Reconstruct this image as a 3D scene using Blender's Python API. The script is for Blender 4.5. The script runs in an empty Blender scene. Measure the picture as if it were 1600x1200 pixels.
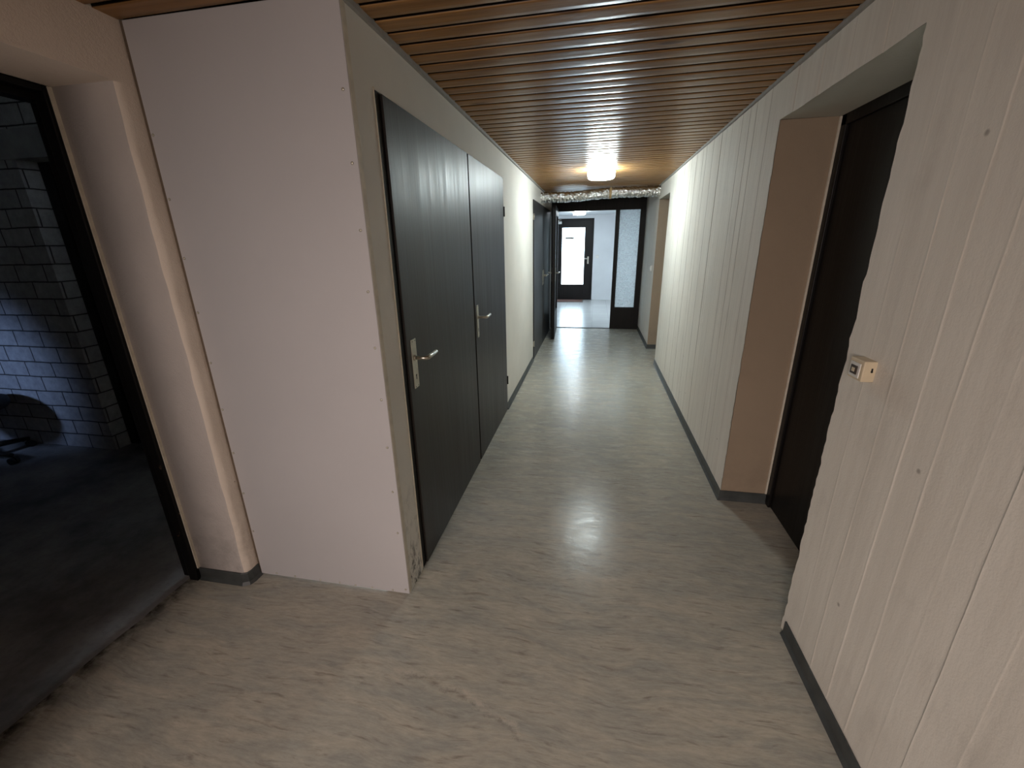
import bpy, bmesh, math, random
from mathutils import Vector, Matrix, noise

random.seed(7)
SC = bpy.context.scene
COL = SC.collection
PI = math.pi
WL = {}                       # world location of every root, to keep part meshes local

# ------------------------------------------------------------------ measured layout (metres)
XL, XR = -0.757, 0.807        # corridor walls
XLL = -1.528                  # set-back left wall
ZC = 2.195                    # plank ceiling
YP = 7.78                     # glazed partition
YV = 11.84                    # vestibule back wall
YA = 1.385                    # face of the screwed board
CAM_H = 1.4968

# ------------------------------------------------------------------ mesh helpers
def box(bm, x0, x1, y0, y1, z0, z1, bev=0.0, seg=2):
    ret = bmesh.ops.create_cube(bm, size=1.0)
    vs = ret['verts']
    for v in vs:
        v.co = Vector((x0 + (v.co.x + .5) * (x1 - x0), y0 + (v.co.y + .5) * (y1 - y0), z0 + (v.co.z + .5) * (z1 - z0)))
    if bev > 0:
        es = set(e for v in vs for e in v.link_edges)
        bmesh.ops.bevel(bm, geom=list(es), offset=bev, segments=seg, affect='EDGES', profile=.5)

def tube(bm, pts, r, seg=14, cap=True):
    pts = [Vector(p) for p in pts]
    rs = r if isinstance(r, (list, tuple)) else [r] * len(pts)
    rings = []
    up = None
    for i, p in enumerate(pts):
        if i == 0: t = pts[1] - pts[0]
        elif i == len(pts) - 1: t = pts[-1] - pts[-2]
        else: t = (pts[i + 1] - p).normalized() + (p - pts[i - 1]).normalized()
        t.normalize()
        if up is None:
            up = Vector((0, 0, 1)) if abs(t.z) < .9 else Vector((1, 0, 0))
        a = t.cross(up).normalized(); b = a.cross(t).normalized(); up = b
        rings.append([bm.verts.new(p + a * (rs[i] * math.cos(2 * PI * k / seg)) + b * (rs[i] * math.sin(2 * PI * k / seg))) for k in range(seg)])
    for i in range(len(rings) - 1):
        for k in range(seg):
            f = bm.faces.new((rings[i][k], rings[i][(k + 1) % seg], rings[i + 1][(k + 1) % seg], rings[i + 1][k])); f.smooth = True
    if cap:
        bm.faces.new(rings[0][::-1]); bm.faces.new(rings[-1])

def lathe(bm, prof, cx, cy, seg=40, squ=0.0):
    """profile of (radius, z) turned about the vertical axis at cx, cy"""
    rings = []
    for r, z in prof:
        if r < 1e-6:
            rings.append([bm.verts.new((cx, cy, z))]); continue
        rings.append([bm.verts.new((cx + r * math.cos(2 * PI * k / seg), cy + r * math.sin(2 * PI * k / seg), z)) for k in range(seg)])
    for a, b in zip(rings, rings[1:]):
        for k in range(seg):
            k2 = (k + 1) % seg
            if len(a) == 1 and len(b) == 1: continue
            if len(a) == 1: f = bm.faces.new((a[0], b[k2], b[k]))
            elif len(b) == 1: f = bm.faces.new((a[k], a[k2], b[0]))
            else: f = bm.faces.new((a[k], a[k2], b[k2], b[k]))
            f.smooth = True

def obj(name, bm, m, parent=None, smooth=False):
    me = bpy.data.meshes.new(name)
    bmesh.ops.recalc_face_normals(bm, faces=bm.faces)
    if parent is not None:
        bm.transform(Matrix.Translation(-WL[parent.name]))
    if smooth:
        for f in bm.faces: f.smooth = True
    bm.to_mesh(me); bm.free()
    for mm in (m if isinstance(m, (list, tuple)) else [m]):
        me.materials.append(mm)
    o = bpy.data.objects.new(name, me); COL.objects.link(o)
    if parent is not None:
        o.parent = parent; WL[o.name] = WL[parent.name].copy()
    else:
        WL[o.name] = Vector((0, 0, 0))
    return o

def root(name, loc, label, cat, kind=None, group=None):
    o = bpy.data.objects.new(name, None); COL.objects.link(o)
    o.location = loc; o.empty_display_size = .1; WL[o.name] = Vector(loc)
    tag(o, label, cat, kind, group)
    return o

def tag(o, label, cat, kind=None, group=None):
    o['label'] = label; o['category'] = cat
    if kind: o['kind'] = kind
    if group: o['group'] = group
    return o

def part(name, parent, m, fn, label=None, smooth=False):
    bm = bmesh.new(); fn(bm)
    o = obj(name, bm, m, parent, smooth)
    if label: o['label'] = label
    return o

def struct(name, m, fn, label, cat, smooth=False):
    bm = bmesh.new(); fn(bm)
    o = obj(name, bm, m, None, smooth)
    return tag(o, label, cat, 'structure')

# ------------------------------------------------------------------ materials
class NT:
    def __init__(s, name):
        s.m = bpy.data.materials.new(name); s.m.use_nodes = True
        s.t = s.m.node_tree; s.t.nodes.clear()
        s.out = s.n('ShaderNodeOutputMaterial')
    def n(s, typ, **kw):
        nd = s.t.nodes.new(typ)
        for k, v in kw.items(): setattr(nd, k, v)
        return nd
    def l(s, a, b): s.t.links.new(a, b)
    def put(s, sock, v):
        if isinstance(v, bpy.types.NodeSocket): s.l(v, sock)
        else:
            if sock.type == 'RGBA' and not hasattr(v, '__len__'): v = (v, v, v, 1)
            if sock.type == 'RGBA' and len(v) == 3: v = (*v, 1)
            sock.default_value = v
    def pos(s): return s.n('ShaderNodeNewGeometry').outputs['Position']
    def mapping(s, vec, scale=(1, 1, 1), loc=(0, 0, 0), rot=(0, 0, 0)):
        m = s.n('ShaderNodeMapping'); s.l(vec, m.inputs['Vector'])
        m.inputs['Scale'].default_value = scale; m.inputs['Location'].default_value = loc; m.inputs['Rotation'].default_value = rot
        return m.outputs[0]
    def noise(s, vec, scale, detail=3, rough=.55, dist=0.0):
        n = s.n('ShaderNodeTexNoise'); s.l(vec, n.inputs['Vector'])
        n.inputs['Scale'].default_value = scale; n.inputs['Detail'].default_value = detail
        n.inputs['Roughness'].default_value = rough; n.inputs['Distortion'].default_value = dist
        return n.outputs[0]
    def ramp(s, fac, stops, interp='LINEAR'):
        r = s.n('ShaderNodeValToRGB'); s.put(r.inputs[0], fac)
        r.color_ramp.interpolation = interp
        els = r.color_ramp.elements
        while len(els) < len(stops): els.new(.5)
        for e, (p, c) in zip(els, stops):
            e.position = p; e.color = (c, c, c, 1) if not hasattr(c, '__len__') else (*c[:3], 1)
        return r.outputs[0]
    def mix(s, fac, a, b, blend='MIX'):
        m = s.n('ShaderNodeMix', data_type='RGBA', blend_type=blend)
        s.put(m.inputs[0], fac); s.put(m.inputs[6], a); s.put(m.inputs[7], b)
        return m.outputs[2]
    def math(s, op, a, b=0.0, c=0.0, clamp=False):
        m = s.n('ShaderNodeMath', operation=op, use_clamp=clamp)
        s.put(m.inputs[0], a); s.put(m.inputs[1], b); s.put(m.inputs[2], c)
        return m.outputs[0]
    def sep(s, vec):
        x = s.n('ShaderNodeSeparateXYZ'); s.l(vec, x.inputs[0]); return x.outputs
    def comb(s, x, y, z):
        c = s.n('ShaderNodeCombineXYZ')
        for i, v in enumerate((x, y, z)): s.put(c.inputs[i], v)
        return c.outputs[0]
    def bump(s, h, strength=.2, dist=.01, normal=None):
        b = s.n('ShaderNodeBump'); s.l(h, b.inputs['Height'])
        b.inputs['Strength'].default_value = strength; b.inputs['Distance'].default_value = dist
        if normal is not None: s.l(normal, b.inputs['Normal'])
        return b.outputs[0]
    def bsdf(s, color, rough=.5, metal=0.0, spec=.5, normal=None, coat=0.0, coat_rough=.1, emit=None, emit_s=0.0):
        b = s.n('ShaderNodeBsdfPrincipled')
        s.put(b.inputs['Base Color'], color); s.put(b.inputs['Roughness'], rough); s.put(b.inputs['Metallic'], metal)
        s.put(b.inputs['Specular IOR Level'], spec)
        if coat: s.put(b.inputs['Coat Weight'], coat); s.put(b.inputs['Coat Roughness'], coat_rough)
        if normal is not None: s.l(normal, b.inputs['Normal'])
        if emit is not None: s.put(b.inputs['Emission Color'], emit); s.put(b.inputs['Emission Strength'], emit_s)
        s.l(b.outputs[0], s.out.inputs[0])
        return s.m

def mat_paint(name, col, rough=.75, fine=180, bump=.12, dirt=0.0, blotch=.06, specks=False, scuff=None):
    n = NT(name); p = n.pos()
    big = n.noise(p, 1.7, 4)
    c = n.mix(n.ramp(big, [(.3, 0.0), (.7, 1.0)]), [x * (1 - blotch) for x in col], [min(1, x * (1 + blotch)) for x in col])
    if dirt:
        z = n.sep(p)[2]
        low = n.math('SUBTRACT', 1.0, n.math('DIVIDE', z, .55), clamp=True)
        sm = n.ramp(n.noise(p, 9, 6, .7), [(.45, 0.0), (.72, 1.0)])
        c = n.mix(n.math('MULTIPLY', n.math('MULTIPLY', low, sm), dirt), c, (.10, .085, .07))
    if scuff:
        y0, y1, z1 = scuff
        xyz = n.sep(p)
        my = n.math('MULTIPLY', n.math('GREATER_THAN', xyz[1], y0), n.math('LESS_THAN', xyz[1], y1))
        mz = n.math('SUBTRACT', 1.0, n.math('DIVIDE', xyz[2], z1), clamp=True)
        s1 = n.ramp(n.noise(n.mapping(p, (1, 1, .45), rot=(.5, 0, 0)), 30, 5, .75, .6), [(.47, 0.0), (.60, 1.0)])
        s2 = n.ramp(n.noise(p, 7, 3), [(.42, 0.0), (.62, 1.0)])
        c = n.mix(n.math('MULTIPLY', n.math('MULTIPLY', my, mz), n.math('MULTIPLY', s1, s2)), c, (.05, .042, .035))
    if specks:
        v = n.n('ShaderNodeTexVoronoi'); n.l(p, v.inputs['Vector']); v.inputs['Scale'].default_value = 7.5
        d = n.ramp(v.outputs['Distance'], [(.018, 1.0), (.034, 0.0)])
        c = n.mix(n.math('MULTIPLY', d, .6), c, (.12, .09, .07))
    h = n.math('ADD', n.noise(p, fine, 3, .6), n.math('MULTIPLY', n.noise(p, fine * .2, 3), 1.4))
    return n.bsdf(c, rough, spec=.3, normal=n.bump(h, bump, .006))

def mat_board_wall():
    n = NT('board_marked_paint'); p = n.pos()
    a = n.n('ShaderNodeAttribute', attribute_name='line')
    base = n.mix(n.ramp(n.noise(p, 1.4, 4), [(.3, 0.0), (.7, 1.0)]), (.77, .735, .67), (.83, .80, .735))
    yy = n.sep(p)[1]
    streak = n.ramp(n.noise(n.mapping(p, (1, 9, .55)), 2.2, 5, .7), [(.38, 0.0), (.75, 1.0)])
    c = n.mix(n.math('MULTIPLY', streak, .22), base, (.36, .31, .25))
    c = n.mix(n.math('MULTIPLY', a.outputs['Fac'], .75, clamp=True), c, (.22, .19, .15))
    smear = n.ramp(n.noise(n.mapping(p, (1, 1, .7)), 5, 5, .7), [(.56, 0.0), (.8, 1.0)])
    c = n.mix(n.math('MULTIPLY', smear, .25), c, (.40, .36, .32))
    v = n.n('ShaderNodeTexVoronoi'); n.l(p, v.inputs['Vector']); v.inputs['Scale'].default_value = 5.2
    d = n.ramp(v.outputs['Distance'], [(.02, 1.0), (.045, 0.0)])
    c = n.mix(n.math('MULTIPLY', d, .55), c, (.14, .11, .09))
    h = n.math('ADD', n.noise(p, 190, 3, .6), n.math('MULTIPLY', n.noise(n.mapping(p, (1, 1, .25)), 50, 4), 1.6))
    return n.bsdf(c, .72, spec=.3, normal=n.bump(h, .16, .006))

def mat_lino():
    n = NT('streaked_linoleum'); p = n.pos()
    warp = n.noise(p, 1.3, 3)
    q = n.n('ShaderNodeVectorMath', operation='ADD'); n.l(p, q.inputs[0])
    n.l(n.comb(0.0, n.math('MULTIPLY', n.math('SUBTRACT', warp, .5), .16), 0.0), q.inputs[1])
    q = q.outputs[0]
    base = n.mix(n.ramp(n.noise(p, .9, 3), [(.35, 0.0), (.65, 1.0)]), (.40, .392, .35), (.445, .437, .39))
    fine = n.noise(n.mapping(q, (16, 85, 1)), 1.0, 7, .72)
    c = n.mix(n.ramp(fine, [(.35, 0.0), (.65, 1.0)]), n.mix(1.0, base, (.84, .83, .82), 'MULTIPLY'), n.mix(1.0, base, (1.12, 1.11, 1.09), 'MULTIPLY'))
    patch = n.noise(n.mapping(q, (3.2, 13, 1), (1, 7, 0)), 1.0, 5, .6, .8)
    c = n.mix(n.ramp(patch, [(.36, 0.0), (.64, 1.0)]), n.mix(1.0, c, (.86, .88, .90), 'MULTIPLY'), n.mix(1.0, c, (1.10, 1.06, 1.02), 'MULTIPLY'))
    dk = n.ramp(n.noise(n.mapping(q, (7, 52, 1), (3, 1, 0)), 1.0, 6, .62, .5), [(.57, 0.0), (.70, 1.0)])
    c = n.mix(n.math('MULTIPLY', dk, .55), c, (.15, .125, .10))
    lt = n.ramp(n.noise(n.mapping(q, (8, 58, 1), (9, 5, 0)), 1.0, 6, .62, .5), [(.60, 0.0), (.70, 1.0)])
    c = n.mix(n.math('MULTIPLY', lt, .42), c, (.58, .52, .44))
    # one broad vein crossing the sheet in front of the board corner
    x, y = n.sep(p)[0], n.sep(p)[1]
    bend = n.math('MULTIPLY', n.math('MAXIMUM', n.math('ADD', x, .52), 0.0), .36)
    ln = n.math('ADD', n.math('ADD', y, bend), n.math('MULTIPLY', n.math('SUBTRACT', n.noise(p, 9, 6, .8), .5), .13))
    rng = n.ramp(n.math('DIVIDE', n.math('ADD', x, .95), .85), [(.05, 0.0), (.45, .8), (.88, 1.0), (.97, 0.0)])
    brk = n.ramp(n.noise(n.mapping(p, (14, 40, 1)), 1.0, 4, .7), [(.45, 0.0), (.60, 1.0)])
    vein = n.math('SUBTRACT', 1.0, n.math('DIVIDE', n.math('ABSOLUTE', n.math('SUBTRACT', ln, 1.028)), .013), clamp=True)
    c = n.mix(n.math('MULTIPLY', n.math('MULTIPLY', vein, rng), n.math('MULTIPLY', brk, .5)), c, (.12, .10, .08))
    vein2 = n.math('SUBTRACT', 1.0, n.math('DIVIDE', n.math('ABSOLUTE', n.math('SUBTRACT', ln, 1.052)), .016), clamp=True)
    c = n.mix(n.math('MULTIPLY', n.math('MULTIPLY', vein2, rng), n.math('MULTIPLY', brk, .6)), c, (.60, .53, .45))
    # grime along the left edge by the dark room
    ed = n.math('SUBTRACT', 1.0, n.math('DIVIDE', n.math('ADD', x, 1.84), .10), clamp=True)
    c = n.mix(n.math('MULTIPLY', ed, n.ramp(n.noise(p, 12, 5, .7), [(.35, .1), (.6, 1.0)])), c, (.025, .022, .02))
    # cross seam of the sheet
    seam = n.math('LESS_THAN', n.math('ABSOLUTE', n.math('SUBTRACT', y, 5.72)), .0035)
    c = n.mix(n.math('MULTIPLY', seam, .5), c, (.05, .045, .04))
    r = n.ramp(n.noise(n.mapping(p, (5, 16, 1)), 1.2, 6, .7), [(.3, .17), (.7, .33)])
    h = n.math('ADD', n.noise(p, 14, 3), n.math('MULTIPLY', fine, .25))
    return n.bsdf(c, r, spec=.22, normal=n.bump(h, .08, .012))

def mat_plank():
    n = NT('varnished_pine'); p = n.pos()
    a = n.n('ShaderNodeAttribute', attribute_name='plank')
    rnd = a.outputs['Fac']
    off = n.comb(n.math('MULTIPLY', rnd, 37.0), n.math('MULTIPLY', rnd, 11.0), 0.0)
    q = n.n('ShaderNodeVectorMath', operation='ADD'); n.l(p, q.inputs[0]); n.l(off, q.inputs[1]); q = q.outputs[0]
    g = n.noise(n.mapping(q, (1.6, 46, 1)), 1.0, 5, .6, .4)
    c = n.mix(n.ramp(g, [(.35, 0.0), (.68, 1.0)]), (.38, .205, .078), (.235, .12, .043))
    c = n.mix(n.math('MULTIPLY', n.math('SUBTRACT', rnd, .15, clamp=True), .42), c, (.21, .11, .045))
    v = n.n('ShaderNodeTexVoronoi'); n.l(n.mapping(q, (2.4, 9, 1)), v.inputs['Vector']); v.inputs['Scale'].default_value = 1.0
    kn = n.ramp(v.outputs['Distance'], [(.07, 1.0), (.15, 0.0)])
    c = n.mix(n.math('MULTIPLY', kn, .75), c, (.07, .032, .014))
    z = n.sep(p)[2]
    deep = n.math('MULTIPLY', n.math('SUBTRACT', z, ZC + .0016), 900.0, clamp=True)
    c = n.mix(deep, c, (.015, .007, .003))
    r = n.ramp(n.noise(n.mapping(q, (3, 30, 1)), 1.0, 3), [(.3, .30), (.7, .42)])
    h = n.math('ADD', n.noise(n.mapping(q, (9, 22, 1)), 1.0, 3), n.math('MULTIPLY', n.math('ADD', kn, n.math('MULTIPLY', g, .4)), .5))
    return n.bsdf(c, r, spec=.20, normal=n.bump(h, .22, .006))

def mat_veneer(name='dark_veneer', col=(.020, .0165, .014), rough=.43, spec=.4):
    n = NT(name); p = n.pos()
    g = n.noise(n.mapping(p, (38, 38, 1.1)), 1.0, 5, .6, .3)
    g2 = n.noise(n.mapping(p, (7, 7, .5)), 1.0, 3)
    c = n.mix(n.ramp(g, [(.35, 0.0), (.68, 1.0)]), [x * .55 for x in col], [x * 1.7 for x in col])
    c = n.mix(n.ramp(g2, [(.35, 0.0), (.7, .5)]), c, [x * 1.7 for x in col])
    r = n.math('ADD', rough, n.math('MULTIPLY', n.math('SUBTRACT', g, .5), .30))
    return n.bsdf(c, r, spec=spec, normal=n.bump(n.math('ADD', g, n.math('MULTIPLY', g2, .6)), .24, .004))

def mat_simple(name, col, rough=.5, metal=0.0, spec=.5, nscale=30, var=.1, bump=.05):
    n = NT(name); p = n.pos()
    t = n.noise(p, nscale, 4)
    c = n.mix(n.ramp(t, [(.3, 0.0), (.7, 1.0)]), [x * (1 - var) for x in col], [min(1, x * (1 + var)) for x in col])
    return n.bsdf(c, rough, metal, spec, n.bump(t, bump, .004))

def mat_chipped_black():
    n = NT('chipped_black_paint'); p = n.pos()
    z = n.sep(p)[2]
    low = n.math('SUBTRACT', 1.0, n.math('DIVIDE', z, .75), clamp=True)
    ch = n.ramp(n.noise(n.mapping(p, (1, 1, .5)), 28, 4, .6), [(.66, 0.0), (.69, 1.0)])
    c = n.mix(n.math('MULTIPLY', ch, n.math('MULTIPLY', low, 1.3, clamp=True)), (.005, .0046, .0045), (.30, .21, .14))
    return n.bsdf(c, .5, spec=.2, normal=n.bump(n.noise(p, 40, 3), .1, .004))

def mat_blocks():
    n = NT('painted_block_masonry'); p = n.pos()
    xyz = n.sep(p)
    wob = n.math('MULTIPLY', n.math('SUBTRACT', n.noise(p, 3.5, 3), .5), .018)
    u = n.math('ADD', n.math('ADD', xyz[0], xyz[1]), wob); v = n.math('ADD', n.math('ADD', xyz[2], -.112), wob)
    b = n.n('ShaderNodeTexBrick'); n.l(n.comb(u, v, 0.0), b.inputs['Vector'])
    b.inputs['Scale'].default_value = 1.0; b.inputs['Brick Width'].default_value = .255; b.inputs['Row Height'].default_value = .1185
    b.inputs['Mortar Size'].default_value = .0055; b.inputs['Mortar Smooth'].default_value = .35; b.offset = .42
    b.inputs['Color1'].default_value = (.46, .46, .47, 1); b.inputs['Color2'].default_value = (.36, .36, .37, 1); b.inputs['Mortar'].default_value = (.07, .07, .07, 1)
    st = n.ramp(n.noise(p, 16, 5, .7), [(.35, .75), (.7, 1.1)])
    c = n.mix(1.0, b.outputs[0], st, 'MULTIPLY')
    h = n.math('ADD', n.math('MULTIPLY', b.outputs['Fac'], -1.2), n.math('MULTIPLY', n.noise(p, 90, 4), .4))
    return n.bsdf(c, .85, spec=.2, normal=n.bump(h, .6, .008))

def mat_concrete_floor():
    n = NT('dark_concrete_floor'); p = n.pos()
    t = n.noise(p, 2.2, 6, .65)
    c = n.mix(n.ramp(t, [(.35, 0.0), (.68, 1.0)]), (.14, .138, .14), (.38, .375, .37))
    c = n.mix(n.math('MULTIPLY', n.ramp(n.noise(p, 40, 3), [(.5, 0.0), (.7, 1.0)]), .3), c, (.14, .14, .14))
    return n.bsdf(c, .62, spec=.3, normal=n.bump(n.noise(p, 70, 4), .12, .005))

def mat_tiles():
    n = NT('pale_stone_tiles'); p = n.pos()
    b = n.n('ShaderNodeTexBrick'); n.l(p, b.inputs['Vector'])
    b.inputs['Scale'].default_value = 1.0; b.inputs['Brick Width'].default_value = .33; b.inputs['Row Height'].default_value = .33
    b.inputs['Mortar Size'].default_value = .004; b.offset = 0
    b.inputs['Color1'].default_value = (.50, .50, .49, 1); b.inputs['Color2'].default_value = (.45, .45, .445, 1); b.inputs['Mortar'].default_value = (.34, .34, .335, 1)
    c = n.mix(n.math('MULTIPLY', n.ramp(n.noise(n.mapping(p, (4, 14, 1)), 1, 5), [(.4, 0.0), (.7, 1.0)]), .35), b.outputs[0], (.36, .36, .36))
    return n.bsdf(c, .26, spec=.5, normal=n.bump(n.noise(p, 6, 3), .05, .01))

def mat_foil():
    n = NT('crinkled_foil'); p = n.pos()
    v = n.n('ShaderNodeTexVoronoi'); n.l(p, v.inputs['Vector']); v.inputs['Scale'].default_value = 42
    t = n.noise(p, 34, 5, .7, 1.0)
    h = n.math('ADD', n.math('MULTIPLY', v.outputs['Distance'], .9), t)
    c = n.mix(n.ramp(t, [(.35, 0.0), (.65, 1.0)]), (.80, .80, .77), (.97, .96, .92))
    return n.bsdf(c, .20, 1.0, .5, n.bump(h, .6, .012))

def mat_glass(name, tint=(.97, .985, .98), gloss=.06):
    n = NT(name)
    tr = n.n('ShaderNodeBsdfTransparent'); tr.inputs[0].default_value = (*tint, 1)
    gl = n.n('ShaderNodeBsdfGlossy'); gl.inputs['Roughness'].default_value = .03
    lw = n.n('ShaderNodeLayerWeight'); lw.inputs[0].default_value = .25
    w = n.math('ADD', n.math('MULTIPLY', lw.outputs['Fresnel'], .6), gloss * .3, clamp=True)
    m = n.n('ShaderNodeMixShader'); n.l(w, m.inputs[0]); n.l(tr.outputs[0], m.inputs[1]); n.l(gl.outputs[0], m.inputs[2])
    n.l(m.outputs[0], n.out.inputs[0]); return n.m

def mat_wire_glass():
    n = NT('rippled_wire_glass'); p = n.pos()
    x, y, z = n.sep(p)
    rip = n.noise(n.mapping(p, (30, 30, 150)), 1.0, 3, .6, .4)
    rip2 = n.noise(n.mapping(p, (130, 130, 26)), 1.0, 3, .6, .4)
    wx = n.math('LESS_THAN', n.math('ABSOLUTE', n.math('SUBTRACT', n.math('FRACT', n.math('DIVIDE', x, .0165)), .5)), .06)
    wz = n.math('LESS_THAN', n.math('ABSOLUTE', n.math('SUBTRACT', n.math('FRACT', n.math('DIVIDE', z, .0165)), .5)), .06)
    wire = n.math('MULTIPLY', n.math('MAXIMUM', wx, wz), .45)
    rr = n.math('MULTIPLY', n.math('ADD', rip, rip2), .5)
    tcol = n.mix(n.ramp(rr, [(.38, 0.0), (.62, 1.0)]), (.80, .86, .88), (1.0, 1.0, 1.0))
    tcol = n.mix(wire, tcol, (.42, .46, .47))
    nb = n.bump(rr, .8, .02)
    tl = n.n('ShaderNodeBsdfTranslucent'); n.l(tcol, tl.inputs[0]); n.l(nb, tl.inputs['Normal'])
    df = n.n('ShaderNodeBsdfDiffuse'); n.l(tcol, df.inputs[0])
    tr = n.n('ShaderNodeBsdfTransparent'); n.l(tcol, tr.inputs[0])
    gl = n.n('ShaderNodeBsdfGlossy'); gl.inputs['Roughness'].default_value = .15; n.l(nb, gl.inputs['Normal'])
    m1 = n.n('ShaderNodeMixShader'); m1.inputs[0].default_value = .22; n.l(tl.outputs[0], m1.inputs[1]); n.l(df.outputs[0], m1.inputs[2])
    m2 = n.n('ShaderNodeMixShader'); n.put(m2.inputs[0], n.ramp(rr, [(.4, .45), (.6, .75)])); n.l(m1.outputs[0], m2.inputs[1]); n.l(tr.outputs[0], m2.inputs[2])
    m3 = n.n('ShaderNodeMixShader'); m3.inputs[0].default_value = .05; n.l(m2.outputs[0], m3.inputs[1]); n.l(gl.outputs[0], m3.inputs[2])
    n.l(m3.outputs[0], n.out.inputs[0]); return n.m

def mat_lamp(name, col, s):
    n = NT(name); p = n.pos()
    t = n.ramp(n.noise(p, 6, 2), [(.3, .95), (.7, 1.0)])
    c = n.mix(1.0, (*col, 1), t, 'MULTIPLY')
    return n.bsdf((.85, .85, .82), .3, emit=c, emit_s=s)

M = {}
M['paint'] = mat_paint('white_wall_paint', (.74, .71, .655), scuff=(1.30, 1.60, .55))
M['board'] = mat_paint('white_faced_board', (.50, .487, .50), .55, 260, .04, blotch=.03)
M['rough'] = mat_paint('rough_painted_concrete', (.80, .70, .61), .8, 240, .32, dirt=.5, specks=True)
M['jamb'] = mat_paint('worn_painted_reveal', (.54, .49, .465), .8, 150, .4, dirt=.5)
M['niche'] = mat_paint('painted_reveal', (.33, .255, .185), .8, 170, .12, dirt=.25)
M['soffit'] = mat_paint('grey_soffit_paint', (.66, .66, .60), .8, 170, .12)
M['vest'] = mat_paint('vestibule_paint', (.70, .72, .74), .75, 170, .06)
M['boards'] = mat_board_wall()
M['lino'] = mat_lino()
M['plank'] = mat_plank()
M['veneer'] = mat_veneer()
M['veneer_black'] = mat_veneer('black_stained_wood', (.006, .0052, .005), .45, .22)
M['frame'] = mat_veneer('brown_black_frame', (.0075, .006, .0055), .5, .25)
M['black'] = mat_chipped_black()
M['blocks'] = mat_blocks()
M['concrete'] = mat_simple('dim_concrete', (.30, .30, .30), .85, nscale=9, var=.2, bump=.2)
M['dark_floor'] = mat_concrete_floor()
M['tiles'] = mat_tiles()
M['foil'] = mat_foil()
M['tape'] = mat_simple('brown_tape', (.42, .28, .14), .4, 0, .5)
M['nickel'] = mat_simple('satin_nickel', (.62, .58, .50), .32, 1.0, .5, 60, .06, .02)
M['nickel_dull'] = mat_simple('dull_nickel_plate', (.56, .54, .46), .45, .7, .5, 40, .1, .02)
M['hole'] = mat_simple('dark_recess', (.012, .011, .01), .8)
M['skirt'] = mat_simple('grey_rubber_skirting', (.060, .066, .066), .45, 0, .4, 14, .25, .08)
M['trimgrey'] = mat_simple('grey_edge_strip', (.32, .31, .29), .7)
M['caulk'] = mat_simple('pale_filler', (.66, .60, .50), .7)
M['joint'] = mat_simple('brown_shadow_line', (.13, .095, .065), .8)
M['cream'] = mat_simple('cream_plastic', (.66, .56, .40), .42, 0, .5, 20, .05, .02)
M['white_pl'] = mat_simple('white_plastic', (.74, .73, .70), .4, 0, .5)
M['brown_pl'] = mat_simple('brown_plastic', (.045, .028, .018), .4)
M['glass'] = mat_glass('clear_glass')
M['wire'] = mat_wire_glass()
M['mat'] = mat_simple('reddish_coir', (.17, .10, .085), .95, 0, .1, 120, .35, .6)
M['chair'] = mat_simple('black_upholstery', (.012, .012, .013), .7, 0, .3, 90, .3, .3)
M['chair_pl'] = mat_simple('black_moulded_plastic', (.010, .010, .011), .4)
M['ground'] = mat_simple('pale_paving', (.62, .62, .60), .8, nscale=4)
M['lamp'] = mat_lamp('lit_opal_glass', (.85, .985, 1.0), 108.0)
M['lamp2'] = mat_lamp('lit_opal_glass_cool', (.86, .94, 1.0), 60.0)

# ------------------------------------------------------------------ floors
def f_lino(bm):
    n = 120
    ys = [-2.3 + (YP + .02 + 2.3) * i / n for i in range(n + 1)]
    prev = None
    for y in ys:
        xa = -1.845 + .014 * noise.noise(Vector((0, y * 6, 3))) + .006 * noise.noise(Vector((0, y * 25, 9)))
        a = bm.verts.new((xa, y, 0)); b = bm.verts.new((1.15, y, 0))
        if prev: bm.faces.new((prev[0], prev[1], b, a))
        prev = (a, b)
struct('floor', M['lino'], f_lino, 'worn grey beige streaked linoleum floor running down the corridor', 'floor')
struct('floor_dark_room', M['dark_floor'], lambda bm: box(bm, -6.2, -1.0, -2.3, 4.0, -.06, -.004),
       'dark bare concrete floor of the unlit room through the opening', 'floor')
struct('floor_vestibule', M['tiles'], lambda bm: box(bm, -1.7, 1.75, YP + .02, YV + .1, -.05, .001),
       'pale shiny tiled floor of the bright entrance vestibule', 'floor')
struct('ground_outside', M['ground'], lambda bm: box(bm, -12, 12, YV + .12, 34, -.25, -.05),
       'pale paved ground outside the entrance door', 'ground')

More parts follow.
